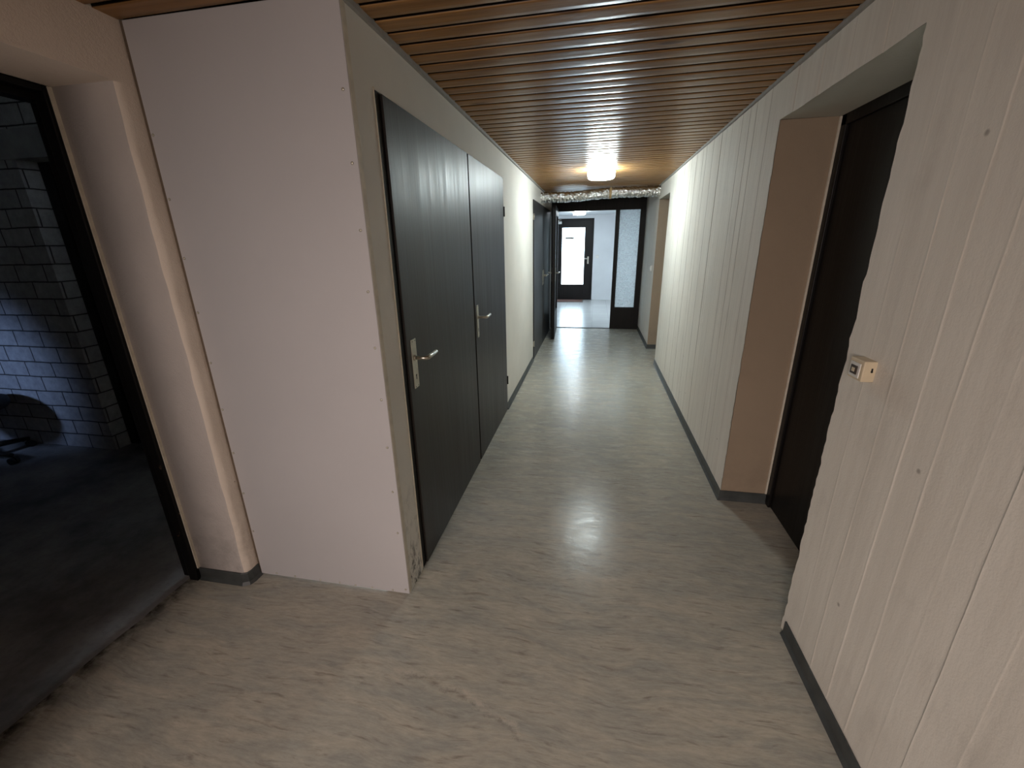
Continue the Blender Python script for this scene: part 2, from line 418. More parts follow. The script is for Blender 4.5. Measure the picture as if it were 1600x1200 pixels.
# ------------------------------------------------------------------ plank ceiling
def f_ceiling():
    bm = bmesh.new()
    lay = bm.verts.layers.float_color.new('plank')
    x0, x1 = XLL - .03, XR + .03
    nx = 26
    pitch = .0942
    k0 = int((-2.3 - 1.467) / pitch) - 1
    prof = [(0, .018), (.0165, .018), (.0169, .003), (.0180, 0), (.030, -.0002), (.052, -.0003), (.074, -.0002), (.0928, 0), (.0940, .004), (.0942, .016)]
    k = k0
    while 1.467 + k * pitch < YP + .1:
        rnd = random.random()
        base = 1.467 + k * pitch + random.uniform(-.0012, .0012)
        cols = []
        for i in range(nx + 1):
            x = x0 + (x1 - x0) * i / nx
            col = []
            for (dy, dz) in prof:
                y = base + dy - .0175 * (x - XL)
                w = .0012 * noise.noise(Vector((x * 1.6, k * 3.7, 1))) + .0007 * noise.noise(Vector((x * 5, k * 3.7 + dy * 8, 5)))
                v = bm.verts.new((x, y, ZC + dz + (w if dz < .012 else 0)))
                v[lay] = (rnd, rnd, rnd, 1); col.append(v)
            cols.append(col)
        for i in range(nx):
            for j in range(len(prof) - 1):
                f = bm.faces.new((cols[i][j], cols[i + 1][j], cols[i + 1][j + 1], cols[i][j + 1])); f.smooth = 3 <= j <= 6
        k += 1
    box(bm, x0 - .3, x1 + .5, -2.5, YP + .1, ZC + .019, ZC + .17)
    o = obj('ceiling', bm, M['plank'])
    return tag(o, 'varnished brown pine plank ceiling with dark grooves across the corridor', 'ceiling', 'structure')
f_ceiling()
struct('ceiling_vestibule', M['vest'], lambda bm: box(bm, -1.8, 1.85, YP + .1, YV + .2, 2.165, 2.35),
       'smooth white ceiling of the bright vestibule', 'ceiling')
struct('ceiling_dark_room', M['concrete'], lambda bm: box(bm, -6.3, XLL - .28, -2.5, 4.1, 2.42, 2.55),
       'dark concrete ceiling of the unlit room', 'ceiling')

# ------------------------------------------------------------------ left walls
DOOR_Z = 2.0
def f_wall_left(bm):
    x0, x1 = XL - .11, XL
    box(bm, x0, x1, YA + .012, 1.545, 0, 2.25)
    box(bm, x0, x1, 1.545, 3.642, DOOR_Z, 2.25)
    box(bm, x0, x1, 3.642, 5.424, 0, 2.25)
    box(bm, x0, x1, 5.424, 7.50, DOOR_Z, 2.25)
    box(bm, x0, x1, 7.50, YP + .06, 0, 2.25)
wall_left = struct('wall_left', M['paint'], f_wall_left, 'cream white corridor wall around the two pairs of dark doors', 'wall')

def f_setback(bm):
    # pier with a rounded worn corner beside the dark opening, lintel over it, wall behind the camera
    R = .028
    prof = [(XLL, YA + .02)]
    for i in range(7):
        a = i / 6 * PI / 2
        prof.append((XLL - R + R * math.cos(a), 1.318 + R - R * math.sin(a)))
    prof += [(-1.785, 1.318), (-1.785, YA + .02)]
    nz = 70
    rings = []
    for j in range(nz + 1):
        z = 2.012 * j / nz
        ring = []
        for (x, y) in prof:
            k = .0035 * noise.noise(Vector((x * 30, y * 30, z * 9))) if y < YA and x > -1.75 else 0
            ring.append(bm.verts.new((x + k, y + k, z)))
        rings.append(ring)
    for a, b in zip(rings, rings[1:]):
        for i in range(len(prof) - 1):
            f = bm.faces.new((a[i], a[i + 1], b[i + 1], b[i])); f.smooth = True
            f.material_index = 1 if 5 <= i <= 7 else 0
    box(bm, -1.785, XLL, .10, YA + .02, 2.012, 2.30)
    box(bm, -1.785, XLL, -2.4, .10, 0, 2.30)
    box(bm, -1.84, -1.60, YA + .02, 2.6, 0, 2.30)
    box(bm, -1.86, -1.785, .10, YA + .02, 2.02, 2.5)
wall_set = struct('wall_setback', [M['rough'], M['jamb']], f_setback, 'rough cream painted wall and lintel around the dark opening', 'wall')

# screwed white board closing the end of the boxed cupboards
board = struct('wall_end_board', M['board'], lambda bm: box(bm, XLL + .012, XL + .001, YA, YA + .012, .006, ZC - .001, .0012, 1),
               'smooth white screwed board facing the camera at the cupboard end', 'wall panel')
def f_screw(bm):
    lathe(bm, [(0, 0), (.0042, .0), (.0050, .0012), (.0036, .0026), (0, .0030)], 0, 0, 12)
bm = bmesh.new(); f_screw(bm); bmesh.ops.rotate(bm, verts=bm.verts, cent=(0, 0, 0), matrix=Matrix.Rotation(PI / 2, 3, 'X'))
scr = obj('screw', bm, [M['nickel_dull']], board); scr.location = (-1.431, YA, .019)
spots = [(-1.333, .017), (-1.2, .016), (-1.1, .016), (-1.021, .014), (-.937, .014), (-.836, .016), (-.772, .029)]
spots += [(-.777, .332 + .2025 * i) for i in range(9)] + [(-1.505, .25 + .2025 * i) for i in range(9)]
for (x, z) in spots:
    c = scr.copy(); COL.objects.link(c); c.parent = board; c.location = (x, YA, z)
# brown strip painted as the shadow line where board meets pier, corner bead on the other side
struct('trim_1', M['joint'], lambda bm: box(bm, XLL + .001, XLL + .012, YA + .002, YA + .012, 0, ZC), 'brown painted shadow line between the rough pier and the white board', 'trim')
struct('trim_2', M['caulk'], lambda bm: box(bm, XL - .0015, XL + .0018, YA + .004, YA + .030, .008, ZC - .002, .0008, 1), 'pale vertical corner strip at the end of the white board', 'trim')
struct('trim_3', M['trimgrey'], lambda bm: box(bm, XL - .002, XL + .014, YA + .012, YP, ZC - .016, ZC + .004), 'thin grey strip between left corridor wall and plank ceiling', 'trim')

# ------------------------------------------------------------------ right wall (board-marked concrete with two door niches)
N1, N2, ZN, XD = 1.484, 2.400, 2.012, 1.058
M1, M2, ZM = 5.450, 6.286, 2.016
def jag(y, z, amp):
    return amp * (noise.noise(Vector((y * 3, z * 13, 2))) + .6 * noise.noise(Vector((y * 7, z * 34, 8))))

joints = []
y = -2.2
meas = [.941, 1.051, 1.15, 1.26, 1.372, 1.56, 1.66, 1.75, 1.86, 1.96, 2.06, 2.16, 2.27, 2.553, 2.654, 2.758, 2.858, 2.987, 3.091, 3.186, 3.305, 3.414, 3.521, 3.625, 3.724]
while y < .88:
    joints.append(y); y += random.uniform(.095, .115)
joints += meas
y = 3.83
while y < 5.40:
    joints.append(y); y += random.uniform(.095, .12)
joints.sort()
JP = [(random.uniform(-1, 1), random.uniform(.35, 1.0), random.random() * 50) for _ in joints]
BO = [random.uniform(-.0013, .0013) for _ in range(len(joints) + 1)]

def wall_cols(y0, y1):
    out = [(y0, None, 0)]
    js = [i for i, j in enumerate(joints) if y0 + .02 < j < y1 - .02]
    last = y0
    for i in js:
        j = joints[i]
        m = (last + j) / 2
        if j - last > .05: out.append((m, None, 0))
        for d in (-.0085, -.0036, -.0014, 0, .0014, .0036, .0085): out.append((j + d, i, d))
        last = j
    yy = last + .08
    while yy < y1 - .04:
        out.append((yy, None, 0)); yy += .1
    out.append((y1, None, 0))
    return out

def board_index(y):
    return sum(1 for j in joints if j < y)

def wall_grid(bm, lay, y0, y1, z0, z1, jag0=0, jag1=0, jagz=0):
    cols = wall_cols(y0, y1)
    nz = max(2, int((z1 - z0) / .022))
    V = []
    for ci, (y, ji, d) in enumerate(cols):
        col = []
        for k in range(nz + 1):
            z = z0 + (z1 - z0) * k / nz
            yy = y; x = XR - BO[board_index(y)] + .0012 * noise.noise(Vector((y * 4, z * 3, 11)))
            line = 0
            if ji is not None:
                a, s, o = JP[ji]
                yy += .006 * noise.noise(Vector((o, z * 1.4, 0))) + .0025 * noise.noise(Vector((o, z * 8, 4)))
                t = max(0.0, 1 - abs(d) / .0036)
                rag = max(0.0, .55 + noise.noise(Vector((o + 9, z * 6, 0))))
                near = 1 if y < 1.5 else 0
                x += t * (-.0026 * (.45 + .55 * min(1.4, rag)) * s * (.55 if y < 1.0 else 1) if near else .0018 * s)
                if not near: line = t * s * min(1, .45 + .8 * rag) * (1.0 if y > 2.3 else .35)
            if ci == 0 and jag0: yy += jag(0, z, jag0)
            if ci == len(cols) - 1 and jag1: yy += jag(1, z, jag1)
            zz = z + (jag(y, 3.3, jagz) if k == 0 and jagz else 0)
            v = bm.verts.new((x, yy, zz)); v[lay] = (line, line, line, 1); col.append(v)
        V.append(col)
    for i in range(len(V) - 1):
        for k in range(nz):
            f = bm.faces.new((V[i][k], V[i + 1][k], V[i + 1][k + 1], V[i][k + 1])); f.smooth = True

def reveal(bm, lay, yedge, which, ztop, idx, amp):
    nz = int(ztop / .022)
    rows = []
    for k in range(nz + 1):
        z = ztop * k / nz
        row = []
        for x in (XR, XR + .012, XR + .06, 1.12):
            yy = yedge + (jag(which, z, amp) if x == XR else (.5 * jag(which, z, amp) if x < XR + .02 else 0))
            v = bm.verts.new((x + (.001 if x == XR else 0), yy, z)); v[lay] = (0, 0, 0, 1); row.append(v)
        rows.append(row)
    for a, b in zip(rows, rows[1:]):
        for i in range(3):
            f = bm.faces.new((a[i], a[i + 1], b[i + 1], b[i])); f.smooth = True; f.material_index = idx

def f_wall_right():
    bm = bmesh.new(); lay = bm.verts.layers.float_color.new('line')
    ZT = 2.25
    wall_grid(bm, lay, -2.3, N1, 0, ZT, 0, .011)
    wall_grid(bm, lay, N1 - .002, N2 + .002, ZN, ZT, jagz=.004)
    wall_grid(bm, lay, N2, M1, 0, ZT, .007, .0015)
    wall_grid(bm, lay, M1 - .002, M2 + .002, ZM, ZT)
    wall_grid(bm, lay, M2, YP + .03, 0, ZT, .001)
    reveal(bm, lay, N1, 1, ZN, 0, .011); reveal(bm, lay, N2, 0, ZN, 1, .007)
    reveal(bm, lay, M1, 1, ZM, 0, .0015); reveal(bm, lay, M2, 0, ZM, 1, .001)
    for (a, b, z) in ((N1, N2, ZN), (M1, M2, ZM)):
        vs = [bm.verts.new(c) for c in ((XR + .0015, a, z + .002), (1.12, a, z), (1.12, b, z), (XR + .0015, b, z + .002))]
        for v in vs: v[lay] = (0, 0, 0, 1)
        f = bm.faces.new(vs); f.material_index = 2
    # masonry behind the face so no outside light leaks in
    for (a, b, z0, z1) in ((-2.5, N1 - .02, 0, 2.4), (N1 - .02, N2 + .02, ZN + .03, 2.4), (N2 + .02, M1 - .02, 0, 2.4), (M1 - .02, M2 + .02, ZM + .03, 2.4), (M2 + .02, YP + .03, 0, 2.4)):
        box(bm, XR + .012, 1.22, a, b, z0, z1)
    box(bm, 1.16, 1.3, -2.5, YP + .1, -.1, 2.4)
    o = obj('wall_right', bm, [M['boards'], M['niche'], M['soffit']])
    return tag(o, 'board-marked cream concrete wall with vertical seams and two deep niches', 'wall', 'structure')
f_wall_right()
struct('trim_4', M['trimgrey'], lambda bm: box(bm, XR - .012, XR + .004, -2.2, YP, ZC - .014, ZC + .004), 'thin grey strip between board-marked wall and plank ceiling', 'trim')
struct('wall_back', M['paint'], lambda bm: box(bm, -6.3, 1.3, -2.5, -2.3, -.1, 2.55), 'plain cream wall closing the corridor behind the camera', 'wall')

# ------------------------------------------------------------------ skirting
def skirt(name, pts, label, h=.062, t=.006):
    """skirting along a floor polyline, t thick to the left of the walking direction, with a small coved foot"""
    bm = bmesh.new()
    prof = [(0, 0), (t * 2.6, 0), (t * 2.2, .004), (t * 1.1, .014), (t, .03), (t, h - .003), (t * .6, h), (0, h)]
    P = [Vector((a, b, 0)) for a, b in pts]
    rings = []
    for i, p in enumerate(P):
        d0 = (P[i] - P[i - 1]).normalized() if i else None
        d1 = (P[i + 1] - P[i]).normalized() if i < len(P) - 1 else None
        n0 = Vector((-d0.y, d0.x, 0)) if d0 else None; n1 = Vector((-d1.y, d1.x, 0)) if d1 else None
        if n0 is None: nn = n1
        elif n1 is None: nn = n0
        else:
            nn = (n0 + n1); nn = nn / max(.3, nn.dot(n0))
        rings.append([bm.verts.new(p + nn * a + Vector((0, 0, b + .0005))) for a, b in prof])
    for a, b in zip(rings, rings[1:]):
        for i in range(len(prof) - 1):
            bm.faces.new((a[i], a[i + 1], b[i + 1], b[i]))
    bm.faces.new(rings[0]); bm.faces.new(rings[-1][::-1])
    return tag(obj(name, bm, M['skirt']), label, 'skirting', 'structure')
skirt('baseboard_right_near', [(XR - .001, -2.2), (XR - .001, N1 - .03)], 'dark grey rubber skirting below the switch box')
skirt('baseboard_right', [(XD + .0, N2 - .0005), (XR - .0005, N2 - .0005), (XR - .0005, M1)], 'dark grey skirting turning from the niche along the seamed wall')
skirt('baseboard_right_far', [(XD, M2 - .0005), (XR - .0005, M2 - .0005), (XR - .0005, YP - .03)], 'dark grey skirting at the far niche beside the glazed partition')
skirt('baseboard_left', [(XL + .0005, 5.42), (XL + .0005, 3.645)], 'dark grey skirting between the two pairs of dark doors')
skirt('baseboard_pier', [(XLL + .002, YA), (XLL + .002, 1.345), (XLL - .004, 1.326), (XLL - .026, 1.316), (-1.783, 1.316)], 'dark grey skirting wrapping the rounded pier by the dark opening')

# ------------------------------------------------------------------ dark room beyond the opening
def f_block(bm):
    yb = 2.368
    box(bm, -6.2, -3.662, yb, yb + .135, -.05, 2.43)
    box(bm, -3.662, -2.0, yb, yb + .135, 2.22, 2.43)
struct('wall_block', M['blocks'], f_block, 'pale concrete block wall in the dark room with a bluish glow', 'wall')
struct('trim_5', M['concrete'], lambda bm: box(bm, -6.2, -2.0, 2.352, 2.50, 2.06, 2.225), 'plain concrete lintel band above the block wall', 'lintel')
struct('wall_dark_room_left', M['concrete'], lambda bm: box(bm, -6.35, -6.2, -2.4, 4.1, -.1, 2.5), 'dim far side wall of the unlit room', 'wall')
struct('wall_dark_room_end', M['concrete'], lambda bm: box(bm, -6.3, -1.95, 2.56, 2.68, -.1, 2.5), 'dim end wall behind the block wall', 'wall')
d = root('door_8', (-3.0, 2.50, 0), 'black closed door beside the end of the block wall', 'door', 'structure')
part('door_frame', d, M['veneer_black'], lambda bm: (box(bm, -3.66, -3.585, 2.478, 2.55, 0, 2.06, .003), box(bm, -2.5, -2.42, 2.478, 2.55, 0, 2.06, .003), box(bm, -3.585, -2.5, 2.478, 2.55, 1.99, 2.06, .003)))
part('leaf', d, M['veneer_black'], lambda bm: box(bm, -3.583, -2.502, 2.50, 2.545, .008, 1.988, .002))

def f_frame5(bm):
    for (x0, x1, y0) in ((-1.832, -1.786, 1.293), (-1.886, -1.832, 1.313)):
        box(bm, x0, x1, y0, 1.345, 0.001, 2.012 - .0, .004)
        box(bm, x0, x1, .10, y0, 1.985 - (.02 if y0 > 1.3 else 0) + .005, 2.012, .004)
    box(bm, -1.886, -1.786, .10, .14, 0.001, 1.985, .004)
d = root('door_5', (-1.83, .7, 0), 'chipped black door frame around the opening to the dark room', 'door frame', 'structure')
part('door_frame', d, M['black'], f_frame5)
part('filler_strip', d, M['caulk'], lambda bm: box(bm, -1.787, -1.781, 1.306, 1.322, .064, 2.010), 'pale filler line beside the black frame')

# ------------------------------------------------------------------ door hardware
def lever_set(parent, x, y, z, sx, dirn, plate=(.049, .216), along='y'):
    """long back plate with a bent lever; sx = side the handle sticks out along x, dirn = lever direction along y"""
    pw, ph = plate
    def f_plate(bm):
        box(bm, min(x, x + sx * .004), max(x, x + sx * .004), y - pw / 2, y + pw / 2, z - .135, z - .135 + ph, .0016, 2)
    p = part('handle_plate', parent, M['nickel_dull'], f_plate)
    def f_lever(bm):
        xo = x + sx * .004
        tube(bm, [(xo, y, z), (xo + sx * .006, y, z)], .0125, 18)
        pts = [(xo + sx * .004, y, z), (xo + sx * .040, y, z), (xo + sx * .050, y + dirn * .003, z), (xo + sx * .056, y + dirn * .012, z), (xo + sx * .057, y + dirn * .03, z + .001), (xo + sx * .055, y + dirn * .112, z + .002)]
        tube(bm, pts, [.0085, .0085, .0092, .0095, .0095, .0088], 16)
    part('lever', p, M['nickel'], f_lever)
    def f_key(bm):
        zz = z - .085
        xa, xb = sorted((x + sx * .0035, x + sx * .0046))
        box(bm, xa, xb, y - .003, y + .003, zz - .012, zz + .004)
        tube(bm, [(xa, y, zz + .006), (xb, y, zz + .006)], .0055, 12)
        for dz in (-.128, .073):
            for dy in (-.014, .014):
                tube(bm, [(xa, y + dy, z + dz), (xb, y + dy, z + dz)], .0028, 8)
    part('keyhole', p, M['hole'], f_key)
    return p

def wall_door(name, y0, y1, hinge_far, label, jamb_near, handle_y, handle_dir, plate, gap_far=.0, strip=False, hinges=None):
    d = root(name, (XL, (y0 + y1) / 2, 0), label, 'door', 'structure')
    def f_frame(bm):
        box(bm, XL - .10, XL - .0015, y0, y0 + jamb_near, 0.001, DOOR_Z, .001, 1)
        box(bm, XL - .10, XL - .004, y1 - .012, y1, 0.001, DOOR_Z, .001, 1)
        box(bm, XL - .10, XL - .004, y0, y1, DOOR_Z - .012, DOOR_Z, .001, 1)
    part('door_frame', d, M['veneer_black'], f_frame)
    la, lb = y0 + jamb_near + .002, y1 - .003 - gap_far
    part('leaf', d, M['veneer'], lambda bm: box(bm, XL - .032, XL + .008, la, lb, .007, DOOR_Z - .004, .0015, 2))
    if strip:
        part('edge_strip', d, M['caulk'], lambda bm: box(bm, XL - .003, XL + .003, y0 - .004, y0 + .0005, .01, DOOR_Z + .004), 'thin pale strip along the near edge of the frame')
    lever_set(d, XL + .008, handle_y, 1.036, 1, handle_dir, plate)
    for hz in (hinges or ()):
        hy = lb + .006 if hinge_far else la - .006
        part('hinge', d, M['frame'] if hinge_far else M['nickel'], lambda bm: (tube(bm, [(XL + .010, hy, hz - .038), (XL + .010, hy, hz + .038)], .0075, 12), box(bm, XL - .002, XL + .004, hy - .012, hy + .012, hz - .03, hz + .03)))
    return d
wall_door('door_1', 1.546, 2.634, False, 'dark wood veneer door beside the screwed white board, pale plate handle', .044, 1.652, 1, (.049, .216), gap_far=.006, strip=True)
wall_door('door_2', 2.634, 3.640, True, 'dark wood veneer door next to the cream wall stretch, second of the near pair', .012, 2.702, 1, (.042, .214), hinges=(1.745, .295))
wall_door('door_3', 5.424, 6.455, False, 'dark wood door at the far end of the cream wall, first of the far pair', .030, 6.385, -1, (.042, .214), hinges=(1.80, .22))
wall_door('door_4', 6.455, 7.495, True, 'dark wood door behind the open glazed leaf, last on its wall', .012, 6.530, 1, (.042, .214))

# niche doors on the seamed wall
def niche_door(name, y0, y1, zt, label, handle):
    d = root(name, (XD, (y0 + y1) / 2, 0), label, 'door', 'structure')
    def f(bm):
        box(bm, XD, XD + .1, y0 - .01, y0 + .05, .001, zt + .01, .003)
        box(bm, XD, XD + .1, y1 - .05, y1 + .01, .001, zt + .01, .003)
        box(bm, XD, XD + .1, y0, y1, zt - .045, zt + .01, .003)
    part('door_frame', d, M['veneer_black'], f)
    part('leaf', d, M['veneer_black'], lambda bm: box(bm, XD + .012, XD + .06, y0 + .048, y1 - .048, .008, zt - .044, .002))
    if handle: lever_set(d, XD + .012, y0 + .105, 1.036, -1, 1, (.042, .214))
    return d
niche_door('door_6', N1, N2, ZN, 'black flush door deep in the niche beside the switch box', True)
niche_door('door_7', M1, M2, ZM, 'black door hidden in the far niche near the foil duct', True)
struct('trim_6', M['caulk'], lambda bm: box(bm, XD - .010, XD - .0005, N2 - .010, N2 - .0015, .066, ZN - .002), 'pale filler line between niche reveal and black door frame', 'trim')

# ------------------------------------------------------------------ glazed partition
w = root('window_1', (.03, YP, 0), 'dark framed partition with a tall wire glass sidelight under the foil duct', 'partition', 'structure')
def f_part(bm):
    y0, y1 = YP - .03, YP + .035
    box(bm, XL + .001, XR - .006, y0, y1, 1.997, ZC - .004, .002)                 # header
    box(bm, XL + .001, -.697, y0, y1, .001, 1.997, .002)                          # left post
    box(bm, .314, .383, y0, y1, .001, 1.997, .002)                                # mullion
    box(bm, .712, XR - .006, y0, y1, .001, 1.997, .002)                           # right stile
    box(bm, .383, .712, y0, y1, .001, .386, .002)                                 # bottom panel
part('frame', w, M['frame'], f_part)
part('pane', w, M['wire'], lambda bm: box(bm, .383, .712, YP - .003, YP + .003, .386, 1.997), 'rippled wire glass pane')
part('threshold', w, M['hole'], lambda bm: box(bm, -.697, .314, YP - .02, YP + .03, .001, .006, .0015), 'narrow dark threshold strip')

# open leaf of the partition, hinged at the left post
HX, HY = -.664, YP - .045
leaf_ang = math.radians(2.6)
d = root('door_9', (HX, HY, 0), 'dark framed glazed door standing open edge-on before the vestibule', 'door', 'structure')
def leaf_tf(bm):
    bmesh.ops.rotate(bm, verts=bm.verts, cent=(HX, HY, 0), matrix=Matrix.Rotation(leaf_ang, 3, 'Z'))
def lpart(name, parent, m, fn, label=None):
    bm = bmesh.new(); fn(bm); leaf_tf(bm)
    o = obj(name, bm, m, parent)
    if label: o['label'] = label
    return o
LT, LW = .026, 1.015
def f_leaf(bm):
    x0, x1 = HX - LT, HX + LT
    a, b = HY - LW, HY
    box(bm, x0, x1, a, a + .12, .010, 2.02, .003); box(bm, x0, x1, b - .12, b, .010, 2.02, .003)
    box(bm, x0, x1, a + .12, b - .12, 1.90, 2.02, .003); box(bm, x0, x1, a + .12, b - .12, .010, .386, .003)
lpart('leaf', d, M['frame'], f_leaf)
lpart('pane', d, M['wire'], lambda bm: box(bm, HX - .003, HX + .003, HY - LW + .12, HY - .12, .386, 1.90), 'rippled wire glass pane')
for sx in (1, -1):
    x = HX + sx * LT; y = HY - LW + .055; z = 1.05
    p = lpart('handle_plate', d, M['nickel_dull'], lambda bm: box(bm, min(x, x + sx * .004), max(x, x + sx * .004), y - .017, y + .017, z - .13, z + .08, .0014))
    lpart('lever', p, M['nickel'], lambda bm: tube(bm, [(x + sx * .003, y, z), (x + sx * .045, y, z), (x + sx * .055, y + .006, z), (x + sx * .058, y + .03, z + .001), (x + sx * .056, y + .115, z + .002)], [.0085, .0085, .0092, .0095, .0088], 14))

# ------------------------------------------------------------------ vestibule
def f_vest_back(bm):
    box(bm, -1.8, -1.095, YV, YV + .14, -.05, 2.3); box(bm, -.056, 1.85, YV, YV + .14, -.05, 2.3); box(bm, -1.10, -.056, YV, YV + .14, 2.078, 2.3)
struct('wall_vestibule_end', M['vest'], f_vest_back, 'white end wall of the vestibule around the entrance door', 'wall')
struct('wall_vestibule_left', M['vest'], lambda bm: box(bm, -1.8, -1.62, YP - .1, YV + .1, -.05, 2.3), 'white side wall of the vestibule beyond the open leaf', 'wall')
struct('wall_vestibule_right', M['vest'], lambda bm: box(bm, 1.62, 1.85, YP + .02, YV + .1, -.05, 2.3), 'white side wall of the vestibule behind the sidelight', 'wall')
def f_vest_front(bm):
    box(bm, -1.8, XL - .0, YP + .001, YP + .12, -.05, 2.4); box(bm, XR - .004, 1.85, YP + .001, YP + .12, -.05, 2.4); box(bm, -1.8, 1.85, YP + .036, YP + .12, 2.16, 2.45)
struct('wall_vestibule_front', M['vest'], f_vest_front, 'white wall on the vestibule side of the partition', 'wall')

d = root('door_10', (-.57, YV, 0), 'dark entrance door with a large bright glass pane and closer', 'door', 'structure')
def f_ext_frame(bm):
    y0, y1 = YV - .012, YV + .09
    box(bm, -1.10, -1.06, y0, y1, .001, 2.084, .003); box(bm, -.09, -.05, y0, y1, .001, 2.084, .003); box(bm, -.115, -.052, YV + .041, y1, .001, 2.07); box(bm, -1.098, -1.03, YV + .041, y1, .001, 2.07); box(bm, -1.06, -.09, YV + .041, y1, .001, .03); box(bm, -1.06, -.09, YV + .041, y1, 2.02, 2.07); box(bm, -1.06, -.09, y0, y1, 2.045, 2.084, .003)
part('door_frame', d, M['frame'], f_ext_frame)
def f_ext_leaf(bm):
    y0, y1 = YV - .022, YV + .04
    box(bm, -1.058, -.872, y0, y1, .010, 2.043, .003); box(bm, -.281, -.092, y0, y1, .010, 2.043, .003)
    box(bm, -.872, -.281, y0, y1, 1.86, 2.043, .003); box(bm, -.872, -.281, y0, y1, .010, .41, .003)
lf = part('leaf', d, M['frame'], f_ext_leaf)
pn = part('pane', d, M['glass'], lambda bm: box(bm, -.872, -.281, YV + .006, YV + .012, .41, 1.86), 'clear glass pane with daylight behind')
part('sticker', pn, M['trimgrey'], lambda bm: box(bm, -.793, -.556, YV + .003, YV + .0055, 1.575, 1.628), 'small grey strip on the glass')
def f_ext_handle(bm): box(bm, -.196, -.156, YV - .027, YV - .021, .95, 1.135, .002)
hp = part('handle_plate', d, M['nickel_dull'], f_ext_handle)
part('lever', hp, M['nickel'], lambda bm: tube(bm, [(-.176, YV - .026, 1.08), (-.176, YV - .07, 1.08), (-.184, YV - .078, 1.08), (-.21, YV - .08, 1.08), (-.292, YV - .078, 1.081)], [.0095, .0095, .010, .0105, .0095], 14))
cl = part('door_closer', d, M['white_pl'], lambda bm: box(bm, -1.045, -.885, YV - .075, YV - .021, 1.955, 2.018, .006), 'white box of the door closer')
part('closer_arm', cl, M['nickel_dull'], lambda bm: (tube(bm, [(-.97, YV - .05, 2.018), (-.97, YV - .05, 2.045), (-.935, YV - .14, 2.05), (-.90, YV - .02, 2.055)], .009, 10),))

# ceiling lamps
def lamp(name, cx, cy, ztop, r, h, m, label, seg=44):
    d = root(name, (cx, cy, ztop), label, 'ceiling lamp', 'thing')
    part('base', d, M['white_pl'], lambda bm: lathe(bm, [(0, ztop), (r * .82, ztop), (r * .84, ztop - .012), (r * .80, ztop - .016), (0, ztop - .016)], cx, cy, seg))
    part('lamp_shade', d, m, lambda bm: lathe(bm, [(r * .90, ztop - .010), (r * .97, ztop - .016), (r, ztop - .030), (r, ztop - h * .62), (r * .97, ztop - h * .82), (r * .88, ztop - h * .94), (r * .6, ztop - h), (0, ztop - h)], cx, cy, seg), 'glowing opal glass drum')
    return d
lamp('ceiling_lamp', .030, 4.80, ZC, .136, .098, M['lamp'], 'lit round opal ceiling lamp under the corridor planks before the foil duct')
lamp('ceiling_lamp.001', -.385, 10.35, 2.165, .14, .085, M['lamp2'], 'lit opal ceiling lamp in the bright vestibule seen below the partition header')

# door mat
d = root('door_mat', (-.72, 11.58, .002), 'reddish brown door mat lying before the entrance door', 'door mat', 'thing')
def f_mat(bm):
    box(bm, -1.09, -.285, 11.33, 11.79, .002, .013, .003)
part('pile', d, M['mat'], f_mat)
part('border', d, M['brown_pl'], lambda bm: (box(bm, -1.11, -.265, 11.31, 11.335, .002, .011, .002), box(bm, -1.11, -.265, 11.785, 11.81, .002, .011, .002), box(bm, -1.11, -1.085, 11.335, 11.785, .002, .011, .002), box(bm, -.29, -.265, 11.335, 11.785, .002, .011, .002)))

# ------------------------------------------------------------------ foil duct
def f_duct():
    bm = bmesh.new()
    A, B = Vector((XL + .002, 6.262, 2.088)), Vector((XR - .002, 6.262, 2.112))
    nx, ns = 150, 30
    rings = []
    for i in range(nx + 1):
        t = i / nx
        c = A.lerp(B, t)
        c.z += -.012 * math.sin(PI * min(1, t * 2.2)) + .010 * math.sin(PI * t) * (1 if t > .5 else .4) + .004 * noise.noise(Vector((t * 5, 0, 0)))
        c.y += .006 * noise.noise(Vector((t * 4, 7, 0)))
        ring = []
        for k in range(ns):
            a = 2 * PI * k / ns
            ph = t * 1.56 / .034 + k / ns
            r = .0655 + .0022 * math.sin(2 * PI * ph)
            P = Vector((t * 1.56, math.cos(a) * .07, math.sin(a) * .07))
            r += .0060 * noise.noise(P * 24) + .0060 * noise.noise(P * 52 + Vector((3, 1, 2)))
            big = (t * 1.56 / .105 + .35 * math.sin(a)) % 1.0
            r -= .006 * math.exp(-((big - .5) / .09) ** 2)
            if abs(t - .592) < .009: r = .0685
            r = min(r, .073)
            ring.append(bm.verts.new(c + Vector((0, math.cos(a) * r, math.sin(a) * r))))
        rings.append(ring)
    for i in range(nx):
        for k in range(ns):
            f = bm.faces.new((rings[i][k], rings[i][(k + 1) % ns], rings[i + 1][(k + 1) % ns], rings[i + 1][k]))
            f.smooth = (k * 7 + i * 3) % 5 > 3
    return bm
d = root('foil_duct', (0, 6.262, 2.1), 'crinkled silver foil duct running wall to wall below the plank ceiling', 'air duct', 'thing')
obj('duct_hose', f_duct(), M['foil'], d)
def f_band(bm):
    A, B = Vector((XL, 6.262, 2.088)), Vector((XR, 6.262, 2.112)); t = .592
    c = A.lerp(B, t); c.z += -.012 * math.sin(PI * min(1, t * 2.2)) + .010 * math.sin(PI * t) + .004 * noise.noise(Vector((t * 5, 0, 0))); c.y += .006 * noise.noise(Vector((t * 4, 7, 0)))
    tube(bm, [(c.x - .014, c.y, c.z), (c.x + .014, c.y, c.z)], .0705, 40)
part('tape_band', d, M['tape'], f_band, 'brown tape band around the foil')

